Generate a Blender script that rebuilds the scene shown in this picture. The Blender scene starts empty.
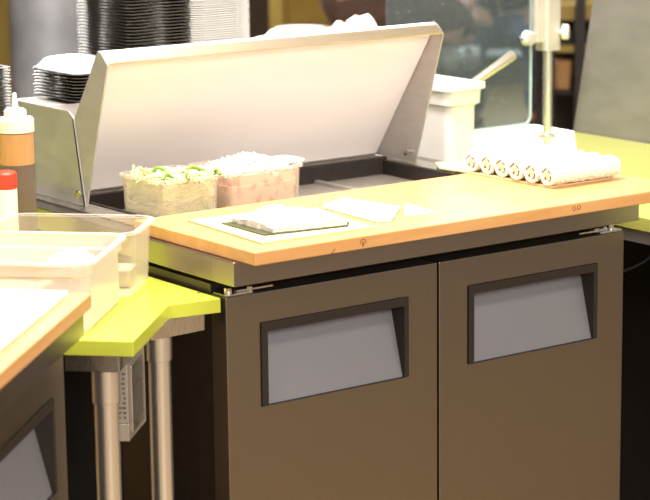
import bpy, bmesh, math, random
from mathutils import Vector, Matrix, Euler
random.seed(7)
PI=math.pi
S=bpy.context.scene
C=S.collection

# ------------------------------------------------------------------ camera
F=2233.38
CAM=Vector((-2.029506,-3.046222,1.627448))
AR=Vector((0.8045606,-0.5937655,-0.0111742)); AU=Vector((0.1276245,0.1544954,0.9797159)); AD=Vector((0.5799951,0.7896668,-0.2000799))
def at(px,py,ax,v):
    w=AD+(px-325)/F*AR-(py-250)/F*AU; i='xyz'.index(ax); t=(v-CAM[i])/w[i]
    return CAM+w*t
cd=bpy.data.cameras.new('camera'); cam=bpy.data.objects.new('camera',cd); C.objects.link(cam)
cam.matrix_world=Matrix(((AR.x,AU.x,-AD.x,CAM.x),(AR.y,AU.y,-AD.y,CAM.y),(AR.z,AU.z,-AD.z,CAM.z),(0,0,0,1)))
cd.sensor_width=36; cd.lens=F/650*36; cd.clip_end=60; cd.clip_start=.05
cd.dof.use_dof=True; cd.dof.focus_distance=4.0; cd.dof.aperture_fstop=6.3
S.camera=cam

# ------------------------------------------------------------------ materials
def mat(name,col,rough=.5,metal=0,noise=None,bump=0,scale=(1,1,1),spec=.5,trans=0,alpha=1,ior=1.45,emit=0,coat=0,sss=0,nr=0):
    m=bpy.data.materials.new(name); m.use_nodes=True; nt=m.node_tree; b=nt.nodes['Principled BSDF']
    b.inputs['Base Color'].default_value=(*col,1); b.inputs['Roughness'].default_value=rough; b.inputs['Metallic'].default_value=metal
    b.inputs['Specular IOR Level'].default_value=spec; b.inputs['Transmission Weight'].default_value=trans
    b.inputs['Alpha'].default_value=alpha; b.inputs['IOR'].default_value=ior; b.inputs['Coat Weight'].default_value=coat
    if sss: b.inputs['Subsurface Weight'].default_value=sss; b.inputs['Subsurface Radius'].default_value=(.01,.01,.01)
    if emit: b.inputs['Emission Color'].default_value=(*col,1); b.inputs['Emission Strength'].default_value=emit
    tc=nt.nodes.new('ShaderNodeTexCoord'); mp=nt.nodes.new('ShaderNodeMapping'); mp.inputs['Scale'].default_value=scale
    nt.links.new(tc.outputs['Object'],mp.inputs['Vector'])
    nz=nt.nodes.new('ShaderNodeTexNoise'); nz.inputs['Scale'].default_value=noise[0] if noise else 20; nz.inputs['Detail'].default_value=6
    nt.links.new(mp.outputs[0],nz.inputs['Vector'])
    if noise:
        r=nt.nodes.new('ShaderNodeValToRGB'); r.color_ramp.elements[0].color=(*noise[1],1); r.color_ramp.elements[1].color=(*col,1)
        r.color_ramp.elements[0].position=noise[2] if len(noise)>2 else .35; r.color_ramp.elements[1].position=noise[3] if len(noise)>3 else .65
        nt.links.new(nz.outputs['Fac'],r.inputs['Fac']); nt.links.new(r.outputs['Color'],b.inputs['Base Color'])
    if nr:
        mr=nt.nodes.new('ShaderNodeMapRange'); mr.inputs['To Min'].default_value=max(0,rough-nr); mr.inputs['To Max'].default_value=rough+nr
        nt.links.new(nz.outputs['Fac'],mr.inputs['Value']); nt.links.new(mr.outputs[0],b.inputs['Roughness'])
    if bump:
        bp=nt.nodes.new('ShaderNodeBump'); bp.inputs['Strength'].default_value=bump; bp.inputs['Distance'].default_value=.002
        nt.links.new(nz.outputs['Fac'],bp.inputs['Height']); nt.links.new(bp.outputs[0],b.inputs['Normal'])
    return m
M={}
M['steel']=mat('stainless steel',(.62,.585,.54),.4,.85,noise=(40,(.58,.55,.505)),scale=(1,1,25),nr=.05)
M['steel_bright']=mat('bright stainless',(.72,.69,.64),.28,1,noise=(30,(.66,.63,.58)),scale=(20,1,1),nr=.05)
M['steel_dull']=mat('dull brushed stainless',(.5,.475,.45),.5,.5,noise=(14,(.45,.43,.405)),scale=(1,1,4),nr=.08)
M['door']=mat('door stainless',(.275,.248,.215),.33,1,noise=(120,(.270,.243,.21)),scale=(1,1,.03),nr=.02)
M['lid_inner']=mat('satin lid lining',(.93,.87,.855),.55,0,noise=(3,(.91,.85,.835)))
M['tube']=mat('leg tube steel',(.78,.73,.65),.27,.8,noise=(60,(.68,.63,.55)),scale=(1,1,.3),nr=.06)
M['recess']=mat('dark recess moulding',(.018,.013,.010),.5,0,noise=(120,(.022,.016,.012)),bump=.1)
M['recess_panel']=mat('recess back panel',(.255,.25,.275),.45,.5,noise=(80,(.25,.245,.27)),scale=(1,1,.1))
M['shell']=mat('dark shell steel',(.075,.06,.05),.35,.6,noise=(30,(.065,.05,.042)))
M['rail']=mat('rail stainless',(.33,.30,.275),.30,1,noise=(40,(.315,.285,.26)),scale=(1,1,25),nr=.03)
M['pole']=mat('polished pole steel',(.88,.87,.84),.26,.93,noise=(3,(.86,.85,.82)))
M['black']=mat('black plastic',(.018,.016,.015),.35,0,noise=(40,(.012,.011,.01)))
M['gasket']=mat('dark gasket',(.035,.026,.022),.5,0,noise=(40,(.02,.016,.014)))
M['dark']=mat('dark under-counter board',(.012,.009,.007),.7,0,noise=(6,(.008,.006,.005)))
M['lime']=mat('lime laminate',(.62,.68,.075),.16,0,noise=(300,(.60,.66,.07)),coat=.2)
M['lime_r']=mat('lime laminate worn',(.64,.66,.16),.10,0,noise=(200,(.62,.64,.15)),coat=.5)
def wood(name,c1,c2,rough):
    m=mat(name,c1,rough); nt=m.node_tree; b=nt.nodes['Principled BSDF']
    tc=nt.nodes.new('ShaderNodeTexCoord'); mp=nt.nodes.new('ShaderNodeMapping'); mp.inputs['Scale'].default_value=(1.2,14,14)
    nz=nt.nodes.new('ShaderNodeTexNoise'); nz.inputs['Scale'].default_value=3; nz.inputs['Detail'].default_value=8; nz.inputs['Distortion'].default_value=.4
    r=nt.nodes.new('ShaderNodeValToRGB'); r.color_ramp.elements[0].color=(*c2,1); r.color_ramp.elements[1].color=(*c1,1)
    r.color_ramp.elements[0].position=.3; r.color_ramp.elements[1].position=.62
    nt.links.new(tc.outputs['Object'],mp.inputs[0]); nt.links.new(mp.outputs[0],nz.inputs['Vector']); nt.links.new(nz.outputs['Fac'],r.inputs[0]); nt.links.new(r.outputs[0],b.inputs['Base Color'])
    return m
M['board']=wood('pressed wood board',(.70,.385,.155),(.63,.315,.11),.37)
M['brand']=mat('burnt brand mark',(.2,.07,.02),.7,noise=(60,(.15,.05,.015)))
M['white']=mat('white plastic',(.86,.83,.79),.35,0,noise=(20,(.83,.80,.76)),sss=.1)
M['paper']=mat('white paper',(.88,.86,.82),.8,0,noise=(60,(.85,.83,.79)),bump=.2)
M['rice']=mat('sticky white rice',(.92,.88,.83),.45,0,noise=(160,(.83,.77,.70)),bump=1.0,sss=.15)
M['nori']=mat('dark green nori',(.10,.10,.035),.5,0,noise=(200,(.04,.05,.02)),bump=.6)
M['bamboo']=mat('pale bamboo mat',(.72,.62,.36),.5,0,noise=(4,(.62,.52,.28)),scale=(1,60,1),bump=.3)
M['cuke']=mat('pale cucumber shreds',(.80,.82,.56),.35,0,noise=(30,(.56,.66,.28)),sss=.15)
M['cuke_green']=mat('cucumber peel green',(.14,.30,.02),.35,0,noise=(50,(.22,.38,.04)))
M['crab']=mat('pale pink salad',(.86,.62,.55),.45,0,noise=(60,(.66,.30,.24),.34,.48),bump=.8,sss=.1)
M['salmon']=mat('pink salmon bits',(.85,.34,.2),.4,0,noise=(40,(.8,.28,.16)))
M['amber']=mat('amber sauce',(.70,.42,.16),.3,0,noise=(10,(.66,.39,.14)))
M['sauce_dark']=mat('grey-brown sauce',(.19,.15,.13),.35,0,noise=(8,(.16,.125,.11)))
M['cap']=mat('cream cap plastic',(.85,.76,.68),.4,0,noise=(20,(.82,.73,.65)),sss=.1)
M['red']=mat('red lid plastic',(.72,.06,.03),.35,0,noise=(20,(.66,.05,.03)))
M['tray_black']=mat('black tray plastic',(.012,.011,.010),.4,0,noise=(30,(.03,.024,.02)))
M['tray_rim']=mat('grey clear rim',(.16,.14,.11),.25,0,noise=(30,(.10,.085,.06)))
M['pvc']=mat('grey jacket',(.03,.04,.07),.4)
M['denim']=mat('blue denim',(.05,.075,.16),.8,0,noise=(60,(.035,.055,.12)))
M['brown_cloth']=mat('brown trousers',(.13,.075,.055),.8,0,noise=(50,(.10,.06,.045)))
M['dark_cloth']=mat('dark shirt',(.03,.03,.045),.8,0,noise=(50,(.02,.02,.03)))
M['skin']=mat('skin',(.6,.34,.24),.5,0,noise=(30,(.57,.31,.21)),sss=.1)
M['hair']=mat('dark hair',(.03,.02,.015),.6,0,noise=(80,(.02,.012,.01)))
M['shoe']=mat('white shoe',(.35,.33,.31),.5,0,noise=(20,(.3,.28,.26)))
M['yellow']=mat('ochre yellow paint',(.36,.26,.06),.5,0,noise=(10,(.32,.23,.05)))
M['brown']=mat('brown carton',(.45,.24,.09),.7,0,noise=(10,(.38,.2,.07)))
M['pink']=mat('dusty pink paint',(.62,.40,.32),.6,0,noise=(4,(.56,.36,.29)))
M['greypl']=mat('galvanised grey',(.42,.43,.47),.6,.2,noise=(5,(.26,.27,.31)))
M['blue']=mat('blue plastic',(.25,.35,.6),.4,0,noise=(10,(.2,.3,.55)))
M['floor']=mat('brown quarry tile',(.27,.175,.075),.4,0,noise=(3,(.22,.14,.06)))
M['wall']=mat('dark brown wall paint',(.05,.035,.03),.7,0,noise=(2,(.04,.03,.025)))
M['frame']=mat('dark window frame',(.05,.045,.04),.5,0,noise=(10,(.04,.035,.03)))
M['sky_glass']=mat('daylit window glass',(1,.97,.9),.2,0,emit=12.0)
M['label']=mat('grey embossed label',(.45,.42,.38),.4,.5,noise=(10,(.4,.37,.33)))
M['label_dark']=mat('dark print',(.10,.09,.08),.6,noise=(30,(.08,.07,.06)))
M['chrome']=mat('chrome',(.75,.73,.70),.15,1,noise=(30,(.7,.68,.65)))
def clearmat(name,col,a,rough=.15,emitless=True,bumpy=0):
    # thin clear plastic: mostly see-through shell with a milky body
    m=mat(name,col,rough,0,bump=bumpy); nt=m.node_tree; b=nt.nodes['Principled BSDF']; o=nt.nodes['Material Output']
    t=nt.nodes.new('ShaderNodeBsdfTransparent'); t.inputs[0].default_value=(min(1,col[0]*1.1),min(1,col[1]*1.1),min(1,col[2]*1.1),1)
    mx=nt.nodes.new('ShaderNodeMixShader'); lw=nt.nodes.new('ShaderNodeLayerWeight'); lw.inputs[0].default_value=.3
    mr=nt.nodes.new('ShaderNodeMapRange'); mr.inputs['To Min'].default_value=a; mr.inputs['To Max'].default_value=min(1,a+(.45 if a>.1 else .12))
    nt.links.new(lw.outputs['Facing'],mr.inputs['Value']); nt.links.new(mr.outputs[0],mx.inputs[0])
    nt.links.new(t.outputs[0],mx.inputs[1]); nt.links.new(b.outputs[0],mx.inputs[2]); nt.links.new(mx.outputs[0],o.inputs['Surface'])
    return m
M['poly']=clearmat('milky polycarbonate',(.88,.82,.74),.48)
M['poly_clear']=clearmat('clear polycarbonate',(.88,.83,.76),.13)
M['lid_clear']=clearmat('clear lid plastic',(.66,.68,.72),.5,.08)
M['bottle']=clearmat('soft bottle plastic',(.8,.74,.68),.05)
M['glass']=clearmat('spotted guard glass',(.55,.62,.66),.06,.05)
M['glass_edge']=mat('pale glass edge',(.75,.85,.80),.15,0,noise=(10,(.65,.78,.72)))
# water spots on the glass
nt=M['glass'].node_tree; b=nt.nodes['Principled BSDF']
tc=nt.nodes.new('ShaderNodeTexCoord'); nz=nt.nodes.new('ShaderNodeTexNoise'); nz.inputs['Scale'].default_value=160; nz.inputs['Detail'].default_value=3
n2=nt.nodes.new('ShaderNodeTexNoise'); n2.inputs['Scale'].default_value=9
r=nt.nodes.new('ShaderNodeMapRange'); r.inputs['From Min'].default_value=.64; r.inputs['From Max'].default_value=.72; r.inputs['To Max'].default_value=.5
nt.links.new(tc.outputs['Object'],nz.inputs['Vector']); nt.links.new(nz.outputs['Fac'],r.inputs['Value'])
nt.links.new(tc.outputs['Object'],n2.inputs['Vector'])
mu=nt.nodes.new('ShaderNodeMath'); mu.operation='MULTIPLY'; nt.links.new(r.outputs[0],mu.inputs[0]); nt.links.new(n2.outputs['Fac'],mu.inputs[1])
ad=nt.nodes.new('ShaderNodeMath'); ad.operation='ADD'; ad.use_clamp=True; mx=[n for n in nt.nodes if n.type=='MIX_SHADER'][0]
src=mx.inputs[0].links[0].from_socket; nt.links.new(src,ad.inputs[0]); nt.links.new(mu.outputs[0],ad.inputs[1]); nt.links.new(ad.outputs[0],mx.inputs[0])

# ------------------------------------------------------------------ helpers
def thing(name,label,cat,loc=(0,0,0),rz=0,group=None):
    o=bpy.data.objects.new(name,None); C.objects.link(o); o.location=loc; o.rotation_euler=(0,0,rz); o.empty_display_size=.05
    tag(o,label,cat,group); return o
def tag(o,label,cat,group=None,kind=None):
    o['label']=label; o['category']=cat
    if group: o['group']=group
    if kind: o['kind']=kind
    return o
def obj(name,bm,m,parent=None,smooth=False,bev=0,label=None,loc=None,rot=None,seg=2):
    bmesh.ops.recalc_face_normals(bm,faces=bm.faces)
    me=bpy.data.meshes.new(name); bm.to_mesh(me); bm.free()
    o=bpy.data.objects.new(name,me); C.objects.link(o)
    me.materials.append(M[m] if isinstance(m,str) else m)
    if parent: o.parent=parent
    if loc: o.location=loc
    if rot: o.rotation_euler=rot
    if smooth:
        for p in me.polygons: p.use_smooth=True
        me.set_sharp_from_angle(angle=math.radians(50))
    if bev:
        md=o.modifiers.new('bevel','BEVEL'); md.width=bev; md.segments=seg; md.limit_method='ANGLE'; md.angle_limit=math.radians(40)
    if label: o['label']=label
    return o
def struct(name,bm,m):
    o=obj(name,bm,m); o['kind']='structure'; return o
def B(): return bmesh.new()
def box(bm,x0,x1,y0,y1,z0,z1):
    v=[bm.verts.new((x,y,z)) for x in (x0,x1) for y in (y0,y1) for z in (z0,z1)]
    for f in ((0,1,3,2),(4,6,7,5),(0,4,5,1),(2,3,7,6),(0,2,6,4),(1,5,7,3)): bm.faces.new([v[i] for i in f])
    return bm
def prism(bm,poly,z0,z1):
    a=[bm.verts.new((x,y,z0)) for x,y in poly]; b=[bm.verts.new((x,y,z1)) for x,y in poly]; n=len(poly)
    bm.faces.new(a[::-1]); bm.faces.new(b)
    for i in range(n): bm.faces.new((a[i],a[(i+1)%n],b[(i+1)%n],b[i]))
    return bm
def solid(bm,poly,vec):
    a=[bm.verts.new(p) for p in poly]; b=[bm.verts.new(Vector(p)+Vector(vec)) for p in poly]; n=len(poly)
    bm.faces.new(a[::-1]); bm.faces.new(b)
    for i in range(n): bm.faces.new((a[i],a[(i+1)%n],b[(i+1)%n],b[i]))
    return bm
def rrect(w,d,r,z,n=5,cx=0,cy=0):
    pts=[]
    for (sx,sy,a0) in ((1,1,0),(-1,1,PI/2),(-1,-1,PI),(1,-1,1.5*PI)):
        for k in range(n+1):
            a=a0+PI/2*k/n; pts.append((cx+sx*(w/2-r)+r*math.cos(a),cy+sy*(d/2-r)+r*math.sin(a),z))
    return pts
def circ(r,z,n=24,cx=0,cy=0): return [(cx+r*math.cos(2*PI*k/n),cy+r*math.sin(2*PI*k/n),z) for k in range(n)]
def loft(bm,rings,cap0=True,cap1=True):
    R=[[bm.verts.new(p) for p in ring] for ring in rings]; n=len(R[0])
    for a,b in zip(R,R[1:]):
        for i in range(n): bm.faces.new((a[i],a[(i+1)%n],b[(i+1)%n],b[i]))
    if cap0: bm.faces.new(R[0][::-1])
    if cap1: bm.faces.new(R[-1])
    return bm
def tube(bm,pts,r,n=12,caps=True):
    pts=[Vector(p) for p in pts]; rs=r if isinstance(r,(list,tuple)) else [r]*len(pts); rings=[]
    up=None
    for i,p in enumerate(pts):
        t=(pts[min(i+1,len(pts)-1)]-pts[max(i-1,0)]).normalized()
        if up is None:
            up=Vector((0,0,1)) if abs(t.z)<.9 else Vector((1,0,0))
        a=t.cross(up).normalized(); b_=a.cross(t); up=b_
        rings.append([p+rs[i]*(math.cos(2*PI*k/n)*a+math.sin(2*PI*k/n)*b_) for k in range(n)])
    return loft(bm,rings,caps,caps)
def dup_tree(o,parent=None):
    c=o.copy(); C.objects.link(c)
    if parent: c.parent=parent
    for ch in [q for q in bpy.data.objects if q.parent==o and q.name in C.objects]: dup_tree(ch,c)
    return c

# ------------------------------------------------------------------ setting
struct('floor',box(B(),-8,12,-8,7,-.05,0),'floor')
bm=B(); box(bm,-8,12,6.6,6.8,0,.95); box(bm,-8,12,6.6,6.8,2.9,3.4); box(bm,-8,2.9,6.6,6.8,.95,2.9); box(bm,9.6,12,6.6,6.8,.95,2.9)
struct('wall_back',bm,'wall')
w=struct('window_1',box(B(),2.9,9.6,6.68,6.7,.95,2.9),'sky_glass')
bm=B()
for x in (2.9,5.1,7.3,9.55): box(bm,x,x+.06,6.55,6.66,.95,2.9)
box(bm,2.9,9.6,6.55,6.66,.95,1.0); box(bm,2.9,9.6,6.55,6.66,2.84,2.9)
f=obj('window_frame',bm,'frame',w)
struct('ceiling',box(B(),-8,12,-1.5,7,3.3,3.4),mat('ceiling paint',(.6,.56,.5),.8,noise=(5,(.57,.53,.47))))

# ------------------------------------------------------------------ prep refrigerator
W=.92
def door_bm(x0,x1,z0,z1,y0,y1,hole):
    bm=B(); hx0,hx1,hz0,hz1=hole
    X=[x0,hx0,hx1,x1]; Z=[z0,hz0,hz1,z1]
    fr=[[bm.verts.new((x,y0,z)) for z in Z] for x in X]
    for i in range(3):
        for j in range(3):
            if i==1 and j==1: continue
            bm.faces.new((fr[i][j],fr[i+1][j],fr[i+1][j+1],fr[i][j+1]))
    bk=[bm.verts.new((x,y1,z)) for x,z in ((x0,z0),(x1,z0),(x1,z1),(x0,z1))]
    bm.faces.new(bk[::-1])
    bm.faces.new([fr[i][0] for i in range(4)]+[bk[1],bk[0]])
    bm.faces.new([fr[3][j] for j in range(4)]+[bk[2],bk[1]])
    bm.faces.new([fr[i][3] for i in (3,2,1,0)]+[bk[3],bk[2]])
    bm.faces.new([fr[0][j] for j in (3,2,1,0)]+[bk[0],bk[3]])
    # pocket behind the handle
    hb=[bm.verts.new((x,y0+.05,z)) for x,z in ((hx0,hz0),(hx1,hz0),(hx1,hz1),(hx0,hz1))]
    hf=[fr[1][1],fr[2][1],fr[2][2],fr[1][2]]
    for i in range(4): bm.faces.new((hf[i],hf[(i+1)%4],hb[(i+1)%4],hb[i]))
    bm.faces.new(hb)
    return bm
def fridge(label):
    t=thing('prep_refrigerator',label,'refrigerator',(0,0,0),0)
    # cabinet shell
    bm=B(); box(bm,.004,W-.004,.052,.84,.13,.17); box(bm,.004,.04,.052,.84,.17,.815); box(bm,W-.04,W-.004,.052,.84,.17,.815)
    box(bm,.04,W-.04,.80,.84,.17,.815); box(bm,.04,W-.04,.052,.80,.775,.815)
    obj('cabinet_shell',bm,'shell',t)
    bm=B(); box(bm,.05,W-.05,.06,.76,.03,.128)
    obj('machine_base',bm,'dark',t)
    obj('door_gasket',box(B(),.03,W-.03,.047,.0515,.17,.79),'gasket',t)
    for i,(cx) in enumerate((.25*W,.75*W)):
        x0=.0 if i==0 else W/2+.002; x1=W/2-.002 if i==0 else W
        hx0,hx1,hz0,hz1=cx-.160,cx+.160,.600,.7465
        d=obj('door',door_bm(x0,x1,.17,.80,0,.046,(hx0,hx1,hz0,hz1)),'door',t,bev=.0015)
        # handle moulding: wedge pocket, deep at the top
        bm=B(); e=.0155; dp=.034
        O=[(hx0,hz0),(hx1,hz0),(hx1,hz1),(hx0,hz1)]
        I=[(hx0+.013,hz0+.0008),(hx1-.010,hz0+.0008),(hx1-.010,hz1-e),(hx0+.013,hz1-e)]
        vo=[bm.verts.new((x,-.003,z)) for x,z in O]; vi=[bm.verts.new((x,-.003,z)) for x,z in I]
        dep=[.004,.004,dp,dp]
        vb=[bm.verts.new((x,dd,z)) for (x,z),dd in zip([(hx0+.013,hz0+.0008),(hx1-.010,hz0+.0008),(hx1-.014,hz1-e),(hx0+.013,hz1-e)],dep)]
        vk=[bm.verts.new((x,.042,z)) for x,z in O]
        for k in range(4):
            l=(k+1)%4
            bm.faces.new((vo[k],vo[l],vi[l],vi[k])); bm.faces.new((vi[k],vi[l],vb[l],vb[k])); bm.faces.new((vo[l],vo[k],vk[k],vk[l]))
        bm.faces.new(vk); bm.faces.new(vb[::-1])
        h=obj('handle_recess',bm,'recess',d,bev=.0008)
        bm=B(); pts=[Vector(v) for v in ((hx0+.0135,.0035,hz0+.0013),(hx1-.0105,.0035,hz0+.0013),(hx1-.0145,dp-.0005,hz1-e-.0005),(hx0+.0135,dp-.0005,hz1-e-.0005))]
        solid(bm,pts,(0,-.0012,-.0002)); obj('handle_panel',bm,'recess_panel',d,label='pale grey slanted panel of the handle recess')
        # hinge in the gap above the door
        bm=B(); hx=.03 if i==0 else W-.03; s=1 if i==0 else -1
        box(bm,hx-.028,hx+.028,.004,.04,.8005,.8035); box(bm,min(hx,hx+s*.075),max(hx,hx+s*.075),.012,.020,.804,.807)
        loft(bm,[circ(.007,.8035,14,hx-s*.012,.02),circ(.007,.812,14,hx-s*.012,.02)]); loft(bm,[circ(.005,.8035,12,hx+s*.03,.016),circ(.005,.810,12,hx+s*.03,.016)])
        obj('hinge',bm,'chrome',t,label='small steel hinge bracket above the door')
    # counter rail and deck (a frame around the food well)
    zr=.8244; zt=.8663
    bm=B()
    box(bm,-.004,W+.008,-.0316,.035,zr,zt)
    box(bm,-.004,.034,.035,.84,zr,zt); box(bm,W-.03,W+.008,.035,.84,zr,zt)
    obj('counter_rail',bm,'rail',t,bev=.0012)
    obj('rail_spacer',box(B(),.02,W-.02,.055,.83,.8155,.824),'gasket',t)
    bm=B(); wx0,wx1,wy0,wy1=.085,.835,.325,.640
    x0,x1,y0,y1=.0345,W-.0305,.0355,.84
    box(bm,x0,x1,y0,wy0,.846,.869); box(bm,x0,x1,wy1,y1,.846,.869); box(bm,x0,wx0,wy0,wy1,.846,.869); box(bm,wx1,x1,wy0,wy1,.846,.869)
    obj('deck',bm,'steel_bright',t,bev=.001)
    bm=B(); th=.003
    box(bm,wx0-th,wx0,wy0,wy1,.826,.8455); box(bm,wx1,wx1+th,wy0,wy1,.826,.8455); box(bm,wx0-th,wx1+th,wy0-th,wy0,.826,.8455); box(bm,wx0-th,wx1+th,wy1,wy1+th,.826,.8455)
    obj('well_wall',bm,'gasket',t)
    # rubber lip of the well
    bm=B()
    box(bm,wx0,wx1,wy1-.012,wy1-.002,.835,.877); box(bm,wx1-.012,wx1-.002,wy0,wy1-.012,.835,.8705); box(bm,wx0+.002,wx0+.012,wy0,wy1-.012,.835,.8705)
    obj('well_gasket',bm,'gasket',t,bev=.002)
    bm=B(); box(bm,wx0+.0,wx1-.0,wy0+.0,wy1-.0,.8265,.840)
    for k in range(1,4): 
        x=wx0+(wx1-wx0)*k/4; box(bm,x-.006,x+.006,wy0+.0,wy1-.014,.840,.847)
    obj('well_floor',bm,'steel_dull',t)
    # fixed rear hood
    bm=B()
    sp=[(.060,.559,.8695),(.060,.595,1.035),(.060,.612,1.046),(.060,.84,1.046),(.060,.84,.8695)]
    # shell: two cheeks, top, back and a front bulkhead
    solid(bm,sp,(.003,0,0)); solid(bm,[(x+.797,y,z) for x,y,z in sp],(.003,0,0))
    box(bm,.063,.857,.70,.838,1.043,1.046); box(bm,.063,.857,.836,.84,.8695,1.043); box(bm,.063,.857,.700,.703,.8695,1.043)
    obj('rear_hood',bm,'steel_dull',t,bev=.0006)
    bm=B(); solid(bm,[(.0592,.5925,1.03),(.0592,.5975,1.035),(.0592,.5640,.8705),(.0592,.5590,.8705)],(-.0006,0,0)); obj('gap_shade_strip',bm,'gasket',t)  # dark strip stands in for the shaded gap between hood cheek and lid side
    # raised lid: panel + lip + wings
    A0=Vector((0,.690,.874)); A1=Vector((0,.4905,1.162)); up=(A1-A0).normalized(); nn=Vector((0,-up.z,up.y))  # nn points to the viewer, downwards
    X0,X1=.066,.854
    def P(x,v): return Vector((x,v.y,v.z))
    bm=B(); solid(bm,[P(X0,A0),P(X1,A0),P(X1,A1),P(X0,A1)],-nn*.012)
    lid=obj('lid',bm,'lid_inner',t,bev=.0015)
    bm=B(); L0=A1; L1=A1+nn*.028
    solid(bm,[P(X0-.001,L0-up*.0),P(X1+.001,L0),P(X1+.001,L1),P(X0-.001,L1)],up*.004)
    obj('lid_lip',bm,mat('lid front lip',(.70,.60,.45),.32,.9,noise=(20,(.66,.56,.41)),scale=(1,8,8)),lid,bev=.0012,label='polished folded edge of the lid')
    WB=Vector((0,.557,.874))
    for s,x in ((0,X0-.004),(1,X1+.001)):
        bm=B(); solid(bm,[P(x,A0-nn*.012),P(x,WB),P(x,L1),P(x,A1+up*.004),P(x,A1-nn*.012)],(.003,0,0))
        obj('lid_side',bm,'steel_dull',lid)
    for x,s in ((.064,-1),(.852,1)):
        bm=B(); ax=Vector((1,0,0)); c=Vector((x,.572,.893))
        tube(bm,[c+Vector((-.012,0,0)),c+Vector((.012,0,0))],.0055,12); tube(bm,[c+Vector((-.014,0,0)),c+Vector((-.010,0,0))],.008,12)
        obj('pivot_bolt',bm,'chrome',lid,smooth=False)
    for x in (.08,W-.08):
        for y in (.12,.72):
            c=obj('caster',loft(B(),[circ(.03,.0305,12,x,y),circ(.03,.0295,12,x,y)]) if False else tube(B(),[(x-.012,y,.03),(x+.012,y,.03)],.0295,18),'black',t)
    return t
F1=fridge('stainless two-door prep refrigerator in the middle with open lid and pale grey recessed handles')
UY=PI/4
F2=dup_tree(F1)
F2['label']='stainless prep refrigerator at the lower left corner, set at an angle, mostly cut off'
F2.rotation_euler=(0,0,UY)
u=Vector((.70711,.70711,0)); n=Vector((.70711,-.70711,0))
Cn=Vector((-.371,-.167,0))
F2.location=Cn-u*(W+.008)-n*.0316
for o in (F1,F2): o['group']='prep refrigerators'

# ------------------------------------------------------------------ cutting boards
def board(label,x0,x1,y0,y1,z0,z1):
    bm=box(B(),x0,x1,y0,y1,z0,z1)
    o=obj('cutting_board',bm,'board',None,bev=.002); tag(o,label,'cutting board','wooden cutting boards'); return o
bd=board('long orange-brown wooden cutting board across the middle refrigerator, white rolls on its right end',.006,1.0,-.0796,.297,.8668,.8896)
# the small stamped brand marks on the front edge
def stamp(parent,x,z,strokes,s=1):
    bm=B()
    for st in strokes:
        tube(bm,[(x+a*s,-.0797,z+b_*s) for a,b_ in st],.0007,6)
    obj('stamped_mark',bm,'brand',parent,label='small dark stamp on the board edge')
stamp(bd,.23,.8785,[[(-.006,-.002),(-.006,.003),(0,.006),(.006,.003),(.006,-.002)],[(-.0015,-.006),(-.0015,.001),(.0015,.001),(.0015,-.006),(-.0015,-.006)]])
stamp(bd,.166,.8705,[[(-.004,-.001),(-.001,-.003),(.004,.005)]])
stamp(bd,.723,.879,[[(-.010,-.003),(-.011,.003),(-.006,.005),(-.004,-.001),(-.008,-.005)],[(.001,-.004),(.001,.004),(.007,.005),(.009,.001),(.006,-.003),(.003,-.001)]])
b2=board('wooden cutting board at the left edge with a white sheet on it',-.90,0,0,.36,.8668,.8896)
b2.rotation_euler=(0,0,UY); b2.location=Vector((-.359,-.172,0))
# white sheet on it
bm=box(B(),-.92,-.022,.030,.34,.8898,.8985)
o=obj('cutting_sheet',bm,'white',None,bev=.002); o.rotation_euler=(0,0,UY); o.location=b2.location; tag(o,'white plastic sheet lying on the left wooden cutting board','cutting sheet')

# ------------------------------------------------------------------ lime corner insert
ZL=.80
g1=at(133,341.5,'z',.80); g2=at(169,304.5,'z',.80); g3=at(219.6,295,'z',.80)
g1.z=g2.z=g3.z=0; g3=Vector((-.006,.006,0))
q3=g1-n*1.05
poly=[g1,g2,g3,Vector((-.006,.99,0)),Vector((-.6,1.05,0)),q3]
t=thing('corner_counter','lime green corner counter between the two refrigerators on steel legs','counter',(0,0,0))
obj('countertop',prism(B(),[(p.x,p.y) for p in poly],.775,ZL),'lime',t,bev=.0015)
# steel channel below
def inset(g,a,b_): return g+u*a-n*b_
c1=g1+u*.028-n*.030; c2=at(150,332,'z',.76); c2.z=0; c3=g3+Vector((-.020,.020,0)); c0=c1-n*.088
def rail(a,b_,z0,z1,th=.03):
    bm=B(); d=(b_-a).normalized(); nrm=Vector((-d.y,d.x,0))*th
    prism(bm,[(a.x,a.y),(b_.x,b_.y),((b_+nrm).x,(b_+nrm).y),((a+nrm).x,(a+nrm).y)],z0,z1); return bm
obj('steel_channel',rail(c0,c1,.742,.7745),'steel_bright',t,bev=.001)
obj('steel_channel',rail(c1+u*.0305,c1+u*.24,.742,.7745),'steel',t,bev=.001)
obj('steel_channel',rail(c2+Vector((.004,.002,0)),c3,.744,.7745,.028),'steel_bright',t,bev=.001)
def leg(bm,x,y,zt,r=.0205,co=.055):
    loft(bm,[circ(r,.03,28,x,y),circ(r,zt-co,28,x,y),circ(r+.0028,zt-co+.002,28,x,y),circ(r+.0028,zt,28,x,y)])
    return bm
for p,lt,co in ((c1+u*.0265-n*.030,.741,.055), (at(162,345,'z',.744)+Vector((.030,.060,0)),.7438,.042), (Vector((-.06,.90,0)),.7745,.06)):
    l=obj('leg',leg(B(),p.x,p.y,lt,co=co),'pole',t,smooth=True,bev=0)
    obj('foot',loft(B(),[circ(.022,0,20,p.x,p.y),circ(.024,.01,20,p.x,p.y),circ(.018,.0295,20,p.x,p.y)]),'black',l)
obj('dark_void_backing',prism(B(),[(-.03,.30),(-.03,.32),(-.63,.93),(-.64,.91)],.0,.77),'dark',t)  # added dark sheet for the shaded void, keeps bright background from showing through
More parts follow.
